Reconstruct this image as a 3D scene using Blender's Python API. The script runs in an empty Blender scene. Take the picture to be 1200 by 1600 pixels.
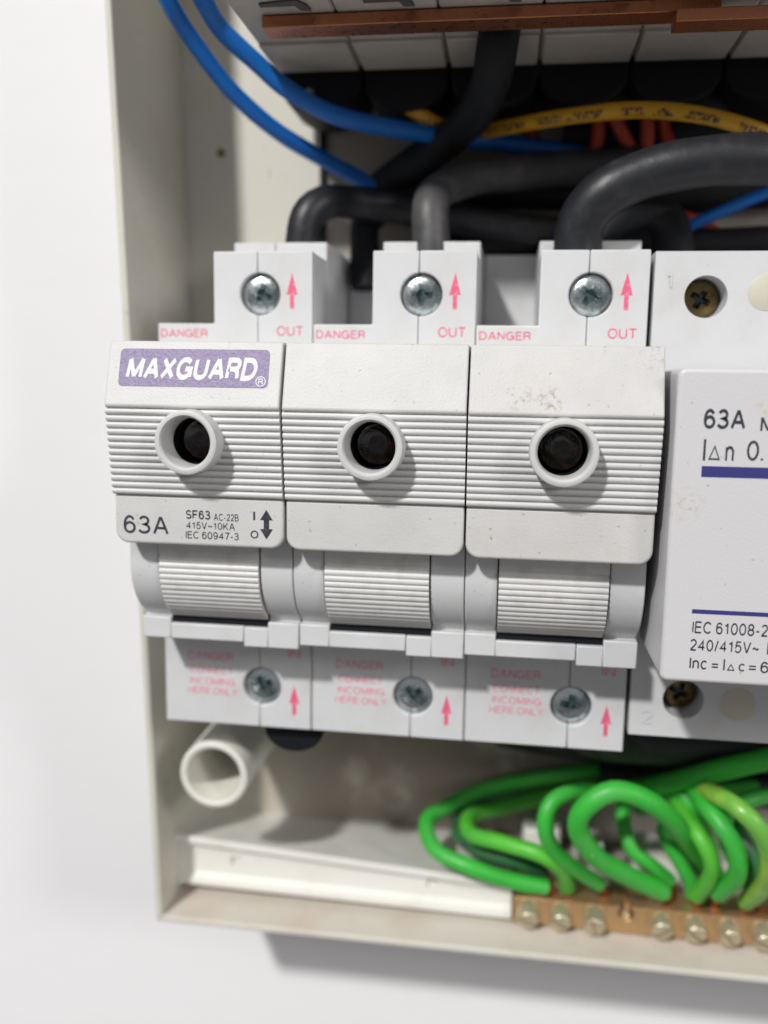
import bpy, bmesh, math, random
from mathutils import Vector, Matrix
random.seed(4)
PI = math.pi
S = 0.001                                   # all shapes are written in millimetres
scene = bpy.context.scene
C = scene.collection

# ---------------------------------------------------------------- camera
cam_d = bpy.data.cameras.new('camera'); cam = bpy.data.objects.new('camera', cam_d); C.objects.link(cam); scene.camera = cam
yaw, pitch, roll = 0.13826, -0.14728, 0.01545
f_ = Vector((-math.sin(yaw)*math.cos(pitch), math.cos(yaw)*math.cos(pitch), math.sin(pitch)))
r_ = f_.cross(Vector((0, 0, 1))).normalized(); u_ = r_.cross(f_)
R_ = math.cos(roll)*r_ + math.sin(roll)*u_; U_ = -math.sin(roll)*r_ + math.cos(roll)*u_
cam.matrix_world = Matrix(((R_.x, U_.x, -f_.x, 59.96*S), (R_.y, U_.y, -f_.y, -147.47*S), (R_.z, U_.z, -f_.z, 58.07*S), (0, 0, 0, 1)))
cam_d.sensor_fit = 'VERTICAL'; cam_d.sensor_height = 36; cam_d.lens = 1388.22/1600*36
cam_d.clip_start = 0.005; cam_d.clip_end = 20
cam_d.dof.use_dof = True; cam_d.dof.focus_distance = 0.129; cam_d.dof.aperture_fstop = 9.5

# ---------------------------------------------------------------- light
world = bpy.data.worlds.new('World'); scene.world = world; world.use_nodes = True
bg = world.node_tree.nodes['Background']; bg.inputs[1].default_value = 1.0
wn = world.node_tree; wt = wn.nodes.new('ShaderNodeTexCoord'); ws = wn.nodes.new('ShaderNodeSeparateXYZ'); wr = wn.nodes.new('ShaderNodeMapRange'); wm = wn.nodes.new('ShaderNodeMix'); wm.data_type = 'RGBA'
wn.links.new(wt.outputs['Generated'], ws.inputs[0]); wn.links.new(ws.outputs['Z'], wr.inputs['Value']); wr.inputs['From Min'].default_value = -0.8; wr.inputs['From Max'].default_value = 0.8
wn.links.new(wr.outputs[0], wm.inputs['Factor']); wm.inputs[6].default_value = (0.15, 0.14, 0.13, 1); wm.inputs[7].default_value = (0.31, 0.325, 0.35, 1)   # a pale room: dim floor below, lit ceiling above
wn.links.new(wm.outputs[2], bg.inputs[0])
def area(name, loc, target, size, power, col):
    l = bpy.data.lights.new(name, 'AREA'); l.shape = 'RECTANGLE'; l.size = size[0]; l.size_y = size[1]; l.energy = power; l.color = col
    o = bpy.data.objects.new(name, l); C.objects.link(o); o.location = loc
    o.rotation_euler = (Vector(target) - Vector(loc)).to_track_quat('-Z', 'Y').to_euler(); return o
T0 = Vector((0.03, 0.0, 0.04))
area('room_lamp', T0 + Vector((-0.42, -1.0, 0.88))*1.2, T0, (0.095, 0.095), 27.0, (1.0, 0.985, 0.96))
area('second_room_lamp', T0 + Vector((1.3, -1.0, 0.65))*1.2, T0, (0.42, 0.42), 11.5, (1.0, 0.97, 0.93))
scene.view_settings.view_transform = 'Standard'; scene.view_settings.look = 'None'
scene.view_settings.exposure = 0.0; scene.view_settings.gamma = 1.0
scene.cycles.max_bounces = 8

# ---------------------------------------------------------------- materials
def mat(name, col, rough=0.5, metal=0.0, dirt=0.0, dirt_col=(0.25, 0.2, 0.15), dirt_scale=0.35, dirt_lo=0.5, dirt_hi=0.75,
        speck=0.0, speck_col=(0.12, 0.1, 0.08), speck_scale=1.5, bump=0.0, bump_scale=3.0, spec=0.5, var=0.0, sss=0.0, coat=0.0, spots=()):
    m = bpy.data.materials.new(name); m.use_nodes = True; nt = m.node_tree; N = nt.nodes; L = nt.links
    b = N['Principled BSDF']; b.inputs['Roughness'].default_value = rough; b.inputs['Metallic'].default_value = metal
    b.inputs['Specular IOR Level'].default_value = spec; b.inputs['Coat Weight'].default_value = coat; b.inputs['Coat Roughness'].default_value = 0.15
    if sss: b.inputs['Subsurface Weight'].default_value = sss; b.inputs['Subsurface Scale'].default_value = 0.0008
    tc = N.new('ShaderNodeTexCoord'); mp = N.new('ShaderNodeMapping'); mp.inputs['Scale'].default_value = (1000, 1000, 1000)
    L.new(tc.outputs['Object'], mp.inputs['Vector']); V = mp.outputs['Vector']
    rgb = N.new('ShaderNodeRGB'); rgb.outputs[0].default_value = (*col, 1); cur = rgb.outputs[0]
    def noise(scale, detail=5, rough_=0.6):
        n = N.new('ShaderNodeTexNoise'); n.inputs['Scale'].default_value = scale; n.inputs['Detail'].default_value = detail; n.inputs['Roughness'].default_value = rough_
        L.new(V, n.inputs['Vector']); return n.outputs['Fac']
    def ramp(x, lo, hi, amt):
        r = N.new('ShaderNodeMapRange'); r.inputs['From Min'].default_value = lo; r.inputs['From Max'].default_value = hi
        r.inputs['To Max'].default_value = amt; r.interpolation_type = 'SMOOTHSTEP'; L.new(x, r.inputs['Value']); return r.outputs['Result']
    def mix(fac, colour):
        nonlocal cur
        x = N.new('ShaderNodeMix'); x.data_type = 'RGBA'; L.new(fac, x.inputs['Factor']); L.new(cur, x.inputs[6]); x.inputs[7].default_value = (*colour, 1); cur = x.outputs[2]
    if var: mix(ramp(noise(0.12, 3), 0.35, 0.7, var), tuple(c*0.6 for c in col))
    if dirt: mix(ramp(noise(dirt_scale), dirt_lo, dirt_hi, dirt), dirt_col)
    if speck: mix(ramp(noise(speck_scale, 2, 0.5), 0.70, 0.76, speck), speck_col)
    for (sx, sy, sz, sr, amt, scol) in spots:        # scuffs, smudges and one painted shade with a place of their own
        d = N.new('ShaderNodeVectorMath'); d.operation = 'DISTANCE'; L.new(V, d.inputs[0]); d.inputs[1].default_value = (sx, sy, sz)
        r = N.new('ShaderNodeMapRange'); r.inputs['From Min'].default_value = sr; r.inputs['From Max'].default_value = sr*0.3; r.inputs['To Max'].default_value = 1; L.new(d.outputs['Value'], r.inputs['Value'])
        k = N.new('ShaderNodeMath'); k.operation = 'MULTIPLY'; L.new(r.outputs['Result'], k.inputs[0]); L.new(ramp(noise(1.3, 6, 0.7), 0.50, 0.62, amt) if sr < 20 else ramp(noise(0.06, 5, 0.6), 0.2, 0.5, amt), k.inputs[1]); mix(k.outputs[0], scol)
    L.new(cur, b.inputs['Base Color'])
    if bump:
        bp = N.new('ShaderNodeBump'); bp.inputs['Strength'].default_value = bump; bp.inputs['Distance'].default_value = 0.0002
        L.new(noise(bump_scale, 4), bp.inputs['Height']); L.new(bp.outputs['Normal'], b.inputs['Normal'])
    if metal:
        a = N.new('ShaderNodeMath'); a.operation = 'ADD'; a.inputs[1].default_value = rough*0.75; L.new(ramp(noise(0.9, 4), 0.3, 0.7, rough*0.5), a.inputs[0]); L.new(a.outputs[0], b.inputs['Roughness'])
    return m
BROWN = (0.33, 0.25, 0.18)
M = {
 'wall': mat('painted_plaster', (0.845, 0.838, 0.85), 0.7, bump=0.8, bump_scale=0.12, spec=0.25),
 'box': mat('box_plastic', (0.62, 0.60, 0.53), 0.45, dirt=0.25, dirt_col=(0.42, 0.34, 0.27), dirt_scale=0.05, dirt_lo=0.45, dirt_hi=0.8, speck=0.5, speck_scale=0.5, speck_col=(0.3, 0.25, 0.18)),
 'backbox': mat('dusty_shaded_back_plastic', (0.62, 0.60, 0.53), 0.55, speck=0.5, speck_scale=0.5, speck_col=(0.3, 0.25, 0.18), dirt=0.25, dirt_col=(0.42, 0.34, 0.27), dirt_scale=0.05, dirt_lo=0.45, dirt_hi=0.8,
     spots=((45, 45, -25, 62, 0.85, (0.20, 0.155, 0.115)),)),  # brown dust, with the shade below the switches painted into the same patch
 'floor': mat('dusty_box_plastic', (0.64, 0.60, 0.54), 0.6, dirt=0.45, dirt_col=(0.52, 0.40, 0.31), dirt_scale=0.05, dirt_lo=0.42, dirt_hi=0.7, speck=0.6, speck_scale=0.9, speck_col=(0.3, 0.2, 0.13)),
 'housing': mat('housing_plastic', (0.625, 0.63, 0.64), 0.42, dirt=0.3, dirt_col=(0.5, 0.44, 0.36), dirt_scale=0.12, dirt_lo=0.5, dirt_hi=0.85, speck=0.3, speck_scale=1.6, bump=0.15, var=0.12),
 'carrier': mat('carrier_plastic', (0.61, 0.605, 0.60), 0.48, dirt=0.25, dirt_col=(0.5, 0.45, 0.4), dirt_scale=0.2, dirt_lo=0.5, dirt_hi=0.85, speck=0.55, speck_scale=1.15, speck_col=(0.3, 0.27, 0.24), bump=0.28, bump_scale=3.0, var=0.16),
 'carrier_scuffed': mat('scuffed_carrier_plastic', (0.61, 0.60, 0.59), 0.48, dirt=0.25, dirt_col=(0.5, 0.45, 0.4), dirt_scale=0.2, dirt_lo=0.5, dirt_hi=0.85, speck=0.65, speck_scale=1.15, speck_col=(0.28, 0.24, 0.2), bump=0.3, bump_scale=3.0, var=0.16,
     spots=((7.2, -20.6, 56.0, 2.3, 0.8, BROWN), (11.3, -20.6, 55.6, 2.6, 0.8, BROWN), (26, -18.7, 62.2, 3.0, 0.7, (0.3, 0.3, 0.3)))),
 'ribs': mat('ribbed_carrier_plastic', (0.64, 0.635, 0.635), 0.42, speck=0.35, speck_scale=1.1, speck_col=(0.35, 0.3, 0.27), bump=0.12),
 'rocker': mat('rocker_plastic', (0.635, 0.63, 0.625), 0.4, dirt=0.2, dirt_scale=0.4, speck=0.2, bump=0.15),
 'cover': mat('rcd_cover_plastic', (0.63, 0.625, 0.635), 0.4, dirt=0.12, dirt_col=(0.6, 0.5, 0.42), dirt_scale=0.1, dirt_lo=0.55, dirt_hi=0.8, speck=0.35, speck_scale=1.0, bump=0.2,
     spots=((2.6, -22, 41.8, 3.0, 0.5, (0.5, 0.36, 0.26)), (12, -22, 55, 2.2, 0.5, (0.55, 0.42, 0.3)))),
 'plug': mat('plug_plastic', (0.57, 0.54, 0.45), 0.5),
 'black': mat('black_plastic', (0.008, 0.009, 0.012), 0.6, spec=0.2),
 'glass': mat('dark_glass', (0.012, 0.008, 0.006), 0.12, spec=0.8),
 'amber': mat('brown_reflection_fuse_cap', (0.010, 0.007, 0.007), 0.16, spec=0.5, dirt=0.9, dirt_col=(0.075, 0.035, 0.02), dirt_scale=0.35, dirt_lo=0.5, dirt_hi=0.66, bump=0.8, bump_scale=0.5),  # brown patches paint blurred reflections into the dark cap
 'zinc': mat('zinc_plated_steel', (0.66, 0.72, 0.73), 0.24, metal=1.0, dirt=0.75, dirt_col=(0.14, 0.20, 0.20), dirt_scale=0.4, dirt_lo=0.42, dirt_hi=0.62, bump=0.4, bump_scale=0.9),
 'recess_shade': mat('painted_recess_shade', (0.05, 0.085, 0.09), 0.4, metal=0.3),  # dark colour painted as shade inside the screw crosses
 'oldbrass': mat('tarnished_brass', (0.20, 0.15, 0.07), 0.32, metal=1.0, dirt=0.7, dirt_col=(0.08, 0.06, 0.03), dirt_scale=0.6, bump=0.5, bump_scale=1.5),
 'brass': mat('brass', (0.58, 0.37, 0.19), 0.38, metal=0.75, dirt=0.5, dirt_col=(0.42, 0.3, 0.2), dirt_scale=0.2),
 'nickel': mat('dull_nickel_screw', (0.60, 0.53, 0.38), 0.36, metal=0.7, dirt=0.5, dirt_col=(0.38, 0.32, 0.2), dirt_scale=0.7, bump=0.4),
 'copper': mat('copper', (0.50, 0.20, 0.10), 0.34, metal=0.85, dirt=0.5, dirt_col=(0.26, 0.09, 0.05), dirt_scale=0.06),
 'dullcable': mat('dull_black_cable_sheath', (0.011, 0.012, 0.015), 0.6, spec=0.25, dirt=0.3, dirt_col=(0.03, 0.03, 0.035), dirt_scale=0.2),
 'cable': mat('black_cable_sheath', (0.013, 0.014, 0.018), 0.44, bump=0.3, bump_scale=0.6, dirt=0.35, dirt_col=(0.09, 0.09, 0.1), dirt_scale=0.25, dirt_lo=0.5, dirt_hi=0.8),
 'dustycable': mat('dusty_black_cable_sheath', (0.04, 0.042, 0.048), 0.5, bump=0.3, bump_scale=0.6, dirt=0.6, dirt_col=(0.14, 0.13, 0.12), dirt_scale=0.15, dirt_lo=0.4, dirt_hi=0.8),
 'blue': mat('blue_insulation', (0.003, 0.15, 0.56), 0.42, dirt=0.4, dirt_col=(0.005, 0.04, 0.15), dirt_scale=0.3, dirt_lo=0.6, dirt_hi=0.75),
 'red': mat('red_insulation', (0.40, 0.04, 0.012), 0.5),
 'green': mat('green_insulation', (0.04, 0.46, 0.045), 0.45, dirt=0.45, dirt_col=(0.12, 0.40, 0.12), dirt_scale=0.12, dirt_lo=0.45, dirt_hi=0.7, speck=0.6, speck_scale=0.55, speck_col=(0.28, 0.55, 0.26), bump=0.5, bump_scale=0.5),
 'lime': mat('lime_green_insulation', (0.10, 0.52, 0.04), 0.45, dirt=0.5, dirt_col=(0.05, 0.36, 0.06), dirt_scale=0.1, dirt_lo=0.4, dirt_hi=0.7),
 'yellowgreen': mat('yellow_green_insulation', (0.32, 0.58, 0.07), 0.38, dirt=0.7, dirt_col=(0.08, 0.40, 0.06), dirt_scale=0.09, dirt_lo=0.42, dirt_hi=0.6, coat=0.2),
 'darkgreen': mat('grimy_green_insulation', (0.03, 0.17, 0.05), 0.45, dirt=0.7, dirt_col=(0.04, 0.06, 0.05), dirt_scale=0.15, dirt_lo=0.4, dirt_hi=0.65),
 'pvc': mat('white_pvc', (0.76, 0.75, 0.70), 0.4, dirt=0.15, dirt_scale=0.1, speck=0.2),
 'cream': mat('cream_pvc', (0.72, 0.71, 0.64), 0.4),
 'mcb': mat('grey_white_breaker_plastic', (0.44, 0.405, 0.365), 0.5, dirt=0.35, dirt_scale=0.15),
 'slot': mat('dim_grey_metal', (0.07, 0.065, 0.06), 0.6),
 'plate': mat('galvanised_plate', (0.32, 0.29, 0.26), 0.6, dirt=0.4, dirt_col=(0.2, 0.15, 0.1), dirt_scale=0.06),
 'pink': mat('red_print', (0.74, 0.11, 0.21), 0.6, dirt=0.35, dirt_col=(0.80, 0.50, 0.55), dirt_scale=1.2, dirt_lo=0.5, dirt_hi=0.65),
 'faded': mat('faded_red_print', (0.80, 0.19, 0.28), 0.6, dirt=0.5, dirt_col=(0.68, 0.50, 0.54), dirt_scale=1.0, dirt_lo=0.42, dirt_hi=0.62),
 'ink': mat('black_print', (0.025, 0.028, 0.042), 0.6, dirt=0.2, dirt_col=(0.25, 0.26, 0.28), dirt_scale=2.5, dirt_lo=0.5, dirt_hi=0.7),
 'navy': mat('navy_print', (0.035, 0.035, 0.19), 0.5),
 'purple': mat('purple_sticker', (0.205, 0.155, 0.30), 0.4, dirt=0.35, dirt_col=(0.33, 0.27, 0.42), dirt_scale=1.8, dirt_lo=0.45, dirt_hi=0.65, bump=0.6, bump_scale=2.2),
 'white': mat('white_print', (0.70, 0.69, 0.71), 0.5, bump=0.3, bump_scale=2.0),
}
def yellow_cable():                          # yellow sheath with printed black marks along it
    m = mat('yellow_insulation', (0.55, 0.29, 0.01), 0.4); nt = m.node_tree; N = nt.nodes; L = nt.links
    uv = N.new('ShaderNodeUVMap'); mp = N.new('ShaderNodeMapping'); mp.inputs['Scale'].default_value = (1.5, 0.75, 1); L.new(uv.outputs[0], mp.inputs[0])
    n = N.new('ShaderNodeTexNoise'); n.inputs['Scale'].default_value = 1.6; n.inputs['Detail'].default_value = 1; L.new(mp.outputs[0], n.inputs['Vector'])
    n2 = N.new('ShaderNodeTexNoise'); n2.inputs['Scale'].default_value = 0.2; n2.inputs['Detail'].default_value = 0; L.new(uv.outputs[0], n2.inputs['Vector'])
    a = N.new('ShaderNodeMapRange'); a.inputs['From Min'].default_value = 0.44; a.inputs['From Max'].default_value = 0.5; L.new(n.outputs['Fac'], a.inputs['Value'])
    b = N.new('ShaderNodeMapRange'); b.inputs['From Min'].default_value = 0.42; b.inputs['From Max'].default_value = 0.46; L.new(n2.outputs['Fac'], b.inputs['Value'])
    sp = N.new('ShaderNodeSeparateXYZ'); L.new(uv.outputs[0], sp.inputs[0])
    pm = N.new('ShaderNodeMath'); pm.operation = 'PINGPONG'; pm.inputs[1].default_value = 1.47; L.new(sp.outputs['Y'], pm.inputs[0])
    c = N.new('ShaderNodeMapRange'); c.inputs['From Min'].default_value = 0.75; c.inputs['From Max'].default_value = 0.82; L.new(pm.outputs[0], c.inputs['Value'])   # the print keeps to lines along the wire
    k0 = N.new('ShaderNodeMath'); k0.operation = 'MULTIPLY'; L.new(a.outputs[0], k0.inputs[0]); L.new(b.outputs[0], k0.inputs[1])
    k = N.new('ShaderNodeMath'); k.operation = 'MULTIPLY'; L.new(k0.outputs[0], k.inputs[0]); L.new(c.outputs[0], k.inputs[1])
    x = N.new('ShaderNodeMix'); x.data_type = 'RGBA'; L.new(k.outputs[0], x.inputs['Factor']); x.inputs[6].default_value = (0.70, 0.36, 0.015, 1); x.inputs[7].default_value = (0.08, 0.05, 0.02, 1)
    L.new(x.outputs[2], N['Principled BSDF'].inputs['Base Color']); return m
M['yellow'] = yellow_cable()

# ---------------------------------------------------------------- mesh helpers (mm)
def new(): return bmesh.new()
def solid(bm, ring0, ring1):
    a = [bm.verts.new(p) for p in ring0]; b = [bm.verts.new(p) for p in ring1]; n = len(a); fs = []
    fs.append(bm.faces.new(a)); fs.append(bm.faces.new(b[::-1]))
    for i in range(n): fs.append(bm.faces.new((a[i], b[i], b[(i+1) % n], a[(i+1) % n])))
    bmesh.ops.recalc_face_normals(bm, faces=fs); return fs
def px_(bm, prof, x0, x1): return solid(bm, [(x0, y, z) for y, z in prof], [(x1, y, z) for y, z in prof])
def py_(bm, out, y0, y1): return solid(bm, [(x, y0, z) for x, z in out], [(x, y1, z) for x, z in out])
def pz_(bm, out, z0, z1): return solid(bm, [(x, y, z0) for x, y in out], [(x, y, z1) for x, y in out])
def box(bm, x0, x1, y0, y1, z0, z1): return px_(bm, [(y0, z0), (y1, z0), (y1, z1), (y0, z1)], x0, x1)
def lathe(bm, prof, axis='y', c=(0, 0, 0), n=48, closed=False):
    """prof: (radius, distance along the axis)"""
    rings = []
    for r, t in prof:
        ring = []
        if r < 1e-6: ring = [bm.verts.new(_ax(axis, 0, 0, t, c))]
        else: ring = [bm.verts.new(_ax(axis, r*math.cos(2*PI*i/n), r*math.sin(2*PI*i/n), t, c)) for i in range(n)]
        rings.append(ring)
    fs = []
    if closed: rings.append(rings[0])
    for a, b in zip(rings, rings[1:]):
        for i in range(n):
            j = (i+1) % n
            if len(a) == 1 and len(b) == 1: continue
            if len(a) == 1: fs.append(bm.faces.new((a[0], b[j], b[i])))
            elif len(b) == 1: fs.append(bm.faces.new((a[i], a[j], b[0])))
            else: fs.append(bm.faces.new((a[i], a[j], b[j], b[i])))
    bmesh.ops.recalc_face_normals(bm, faces=fs); return fs
def _ax(axis, a, b, t, c):
    p = {'y': (a, t, b), 'z': (a, b, t), 'x': (t, a, b)}[axis]; return (p[0]+c[0], p[1]+c[1], p[2]+c[2])
def spline(pts, step=1.2):
    P = [Vector(p) for p in pts]; P = [P[0]*2-P[1]] + P + [P[-1]*2-P[-2]]; out = []
    for i in range(1, len(P)-2):
        a, b, c, d = P[i-1:i+3]; n = max(2, int((c-b).length/step))
        for k in range(n):
            t = k/n; out.append(0.5*((2*b)+(c-a)*t+(2*a-5*b+4*c-d)*t*t+(3*b-a-3*c+d)*t**3))
    out.append(P[-2]); return out
def tube(bm, pts, r, n=20, step=1.2, cap=True, wob=0.0):
    P = spline(pts, step) if len(pts) > 2 else [Vector(p) for p in pts]
    uvl = bm.loops.layers.uv.verify(); up = Vector((0.1, 0.9, 0.3)); rings = []; Ls = [0]
    for i, p in enumerate(P):
        t = (P[min(i+1, len(P)-1)]-P[max(i-1, 0)]).normalized(); up = (up - t*up.dot(t)).normalized(); s = t.cross(up)
        rr = r*(1+wob*math.sin(i*0.7)+wob*math.sin(i*0.23+1))
        rings.append([bm.verts.new(p+(up*math.cos(2*PI*k/n)+s*math.sin(2*PI*k/n))*rr) for k in range(n)])
        if i: Ls.append(Ls[-1]+(P[i]-P[i-1]).length)
    for i in range(len(rings)-1):
        for k in range(n):
            j = (k+1) % n; f = bm.faces.new((rings[i][k], rings[i][j], rings[i+1][j], rings[i+1][k])); f.smooth = True
            for l, (a, b) in zip(f.loops, ((i, k), (i, k+1), (i+1, k+1), (i+1, k))): l[uvl].uv = (Ls[a], b*2*PI*r/n)
    if cap: bm.faces.new(rings[0][::-1]); bm.faces.new(rings[-1])
    return P
def mesh_of(name, bm, m, smooth=0.6, recess_shade=None):
    if recess_shade:  # faces inside the cross recess take the painted shade colour
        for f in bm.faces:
            c = f.calc_center_median(); f.material_index = 1 if (math.hypot(c.x, c.z) < recess_shade[0]*0.72 and c.y > -recess_shade[1]+0.1 and c.y < 1.2) else 0
    for v in bm.verts: v.co *= S
    me = bpy.data.meshes.new(name); bm.to_mesh(me); bm.free(); me.materials.append(m)
    if recess_shade: me.materials.append(M['recess_shade'])
    if smooth:
        me.shade_smooth(); me.set_sharp_from_angle(angle=smooth)
    return me
def obj(name, bm, m, parent=None, loc=None, bev=0.0, smooth=0.6, seg=2, label=None):
    o = bpy.data.objects.new(name, mesh_of(name, bm, m, smooth)); C.objects.link(o)
    if parent: o.parent = parent
    if loc: o.location = Vector(loc)*S
    if bev:
        b = o.modifiers.new('bevel', 'BEVEL'); b.width = bev*S; b.segments = seg; b.limit_method = 'ANGLE'; b.angle_limit = 0.7; b.harden_normals = False
    if label: o['label'] = label
    return o
def tag(o, label, cat, group=None, kind=None):
    o['label'] = label; o['category'] = cat
    if group: o['group'] = group
    if kind: o['kind'] = kind
    return o
def thing(name, label, cat, loc=(0, 0, 0), group=None):
    o = bpy.data.objects.new(name, None); C.objects.link(o); o.location = Vector(loc)*S; o.empty_display_size = 0.01
    return tag(o, label, cat, group)
def struct(name, bm, m, **k):
    o = obj(name, bm, m, **k); o['kind'] = 'structure'; return o
def dup(root, loc, label):
    def cp(o, parent):
        c = o.copy(); C.objects.link(c); c.parent = parent
        for ch in o.children: cp(ch, c)
        return c
    r = cp(root, None); r.location = Vector(loc)*S; r['label'] = label; return r
def arc(cx, cz, r, a0, a1, n=18):
    return [(cx+r*math.cos(math.radians(a0+(a1-a0)*i/n)), cz+r*math.sin(math.radians(a0+(a1-a0)*i/n))) for i in range(n+1)]
def rrect(x0, x1, z0, z1, r, n=6):
    return arc(x1-r, z1-r, r, 0, 90, n)+arc(x0+r, z1-r, r, 90, 180, n)+arc(x0+r, z0+r, r, 180, 270, n)+arc(x1-r, z0+r, r, 270, 360, n)
def boolean_cut(bm, cutter):
    """difference of two closed meshes, as a new bmesh"""
    ms = []
    for b in (bm, cutter):
        me = bpy.data.meshes.new('t'); b.to_mesh(me); b.free(); o = bpy.data.objects.new('t', me); C.objects.link(o); ms.append(o)
    md = ms[0].modifiers.new('b', 'BOOLEAN'); md.operation = 'DIFFERENCE'; md.solver = 'EXACT'; md.object = ms[1]
    dg = bpy.context.evaluated_depsgraph_get(); dg.update(); me = bpy.data.meshes.new_from_object(ms[0].evaluated_get(dg))
    out = new(); out.from_mesh(me); bpy.data.meshes.remove(me)
    for o in ms:
        d = o.data; bpy.data.objects.remove(o); bpy.data.meshes.remove(d)
    return out
# printed lettering: laid on a plane given by origin o, x axis and up axis, fitted to x0..x1 and z centre/height
# a plain sans serif drawn as pen strokes on a cap height of 1: (width, strokes); a stroke is a list of points
def ea(cx, cy, rx, ry, a0, a1, n=None):
    n = n or max(4, int(abs(a1-a0)/15)); return [(cx+rx*math.cos(math.radians(a0+(a1-a0)*i/n)), cy+ry*math.sin(math.radians(a0+(a1-a0)*i/n))) for i in range(n+1)]
GL = {
 '0': (.62, [ea(.31, .5, .31, .5, 0, 360)]), 'O': (.86, [ea(.43, .5, .43, .5, 0, 360)]),
 '1': (.45, [[(.32, 0), (.32, 1)], [(.30, .93), (.20, .80), (.04, .76)]]),
 '2': (.6, [ea(.3, .72, .28, .28, 165, -35)+[(.03, .04)], [(-.02, 0), (.6, 0)]]),
 '3': (.6, [ea(.29, .76, .25, .24, 160, -85)+ea(.28, .26, .31, .26, 82, -160)]),
 '4': (.64, [[(.46, 0), (.46, 1), (0, .29), (.64, .29)]]),
 '5': (.6, [[(.55, 1), (.12, 1), (.05, .52)]+ea(.28, .32, .31, .33, 125, -155)]),
 '6': (.6, [ea(.31, .5, .3, .5, 38, 180)+[(.01, .35)], ea(.31, .31, .29, .31, 0, 360)]),
 '7': (.6, [[(0, 1), (.6, 1), (.36, .55), (.22, 0)]]),
 '8': (.6, [ea(.3, .75, .25, .25, 0, 360), ea(.3, .26, .3, .26, 0, 360)]),
 '9': (.6, [ea(.29, .5, .3, .5, 218, 360)+[(.59, .65)], ea(.29, .69, .29, .31, 0, 360)]),
 'A': (.8, [[(0, -.03), (.39, 1.03)], [(.41, 1.03), (.8, -.03)], [(.14, .32), (.66, .32)]]),
 'B': (.66, [[(0, 0), (0, 1), (.36, 1)]+ea(.38, .76, .22, .24, 90, -90)+[(0, .52)], [(.3, .52)]+ea(.38, .26, .28, .26, 90, -90)+[(0, 0)]]),
 'C': (.8, [ea(.42, .5, .42, .5, 42, 318)]), 'D': (.74, [[(0, -.0), (0, 1), (.3, 1)]+ea(.32, .5, .42, .5, 90, -90)+[(0, 0)]]),
 'E': (.62, [[(.62, 1), (0, 1), (0, 0), (.64, 0)], [(0, .53), (.58, .53)]]), 'F': (.58, [[(.6, 1), (0, 1), (0, 0)], [(0, .52), (.52, .52)]]),
 'G': (.84, [ea(.42, .5, .42, .5, 42, 335), [(.46, .47), (.83, .47), (.83, .02)]]),
 'H': (.7, [[(0, 0), (0, 1)], [(.7, 0), (.7, 1)], [(0, .53), (.7, .53)]]), 'I': (.0, [[(0, 0), (0, 1)]]),
 'K': (.7, [[(0, 0), (0, 1)], [(.66, 1), (.03, .36)], [(.24, .56), (.7, 0)]]), 'L': (.55, [[(0, 1), (0, 0), (.56, 0)]]),
 'M': (.84, [[(0, 0), (0, 1)], [(.01, 1), (.42, .05)], [(.42, .05), (.83, 1)], [(.84, 1), (.84, 0)]]), 'N': (.7, [[(0, 0), (0, 1)], [(.01, 1), (.69, 0)], [(.7, 0), (.7, 1)]]),
 'R': (.7, [[(0, 0), (0, 1), (.4, 1)]+ea(.42, .75, .24, .25, 90, -90)+[(0, .5)], [(.4, .5), (.56, .42), (.62, .3), (.66, 0)]]),
 'S': (.66, [ea(.33, .745, .29, .255, 20, 262)+ea(.33, .25, .32, .25, 82, -160)]),
 'T': (.7, [[(0, 1), (.7, 1)], [(.35, 1), (.35, 0)]]), 'U': (.7, [[(0, 1)]+ea(.35, .34, .35, .34, 180, 360)+[(.7, 1)]]),
 'V': (.74, [[(0, 1.03), (.36, -.03)], [(.38, -.03), (.74, 1.03)]]), 'X': (.7, [[(0, 0), (.7, 1)], [(0, 1), (.7, 0)]]), 'Y': (.74, [[(0, 1), (.37, .44), (.74, 1)], [(.37, .44), (.37, 0)]]),
 '-': (.3, [[(0, .36), (.3, .36)]]), '=': (.56, [[(0, .26), (.56, .26)], [(0, .58), (.56, .58)]]), '/': (.3, [[(0, -.02), (.3, 1.02)]]), '.': (.0, [[(0, -.05), (0, .07)]]),
 '~': (.6, [[(0, .34), (.06, .44), (.16, .49), (.3, .42), (.44, .34), (.54, .38), (.6, .5)]]),
 'n': (.48, [[(0, 0), (0, .74)], ea(.24, .46, .24, .27, 170, 0)+[(.48, 0)]]), 'c': (.5, [ea(.27, .37, .27, .37, 45, 315)]), 'k': (.48, [[(0, 0), (0, 1)], [(.44, .72), (.03, .26)], [(.17, .42), (.48, 0)]]),
}
def strip(pts, w, lo, hi):
    closed = (Vector(pts[0])-Vector(pts[-1])).length < 1e-4; P = [Vector(p) for p in (pts[:-1] if closed else pts)]; n = len(P); L, Rr = [], []
    for i in range(n):
        a = P[i-1] if (i or closed) else None; c = P[(i+1) % n] if (i < n-1 or closed) else None
        d1 = (P[i]-a).normalized() if a else (c-P[i]).normalized(); d2 = (c-P[i]).normalized() if c else d1
        m = Vector((-(d1.y+d2.y), d1.x+d2.x)); m = m.normalized() if m.length > 1e-3 else Vector((-d1.y, d1.x))
        k = min(1/max(0.2, m.dot(Vector((-d1.y, d1.x)))), 3.2)*w/2
        L.append(P[i]+m*k); Rr.append(P[i]-m*k)
    cl = lambda v: (v.x, min(hi, max(lo, v.y)))
    return [cl(v) for v in L], [cl(v) for v in Rr], closed
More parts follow.
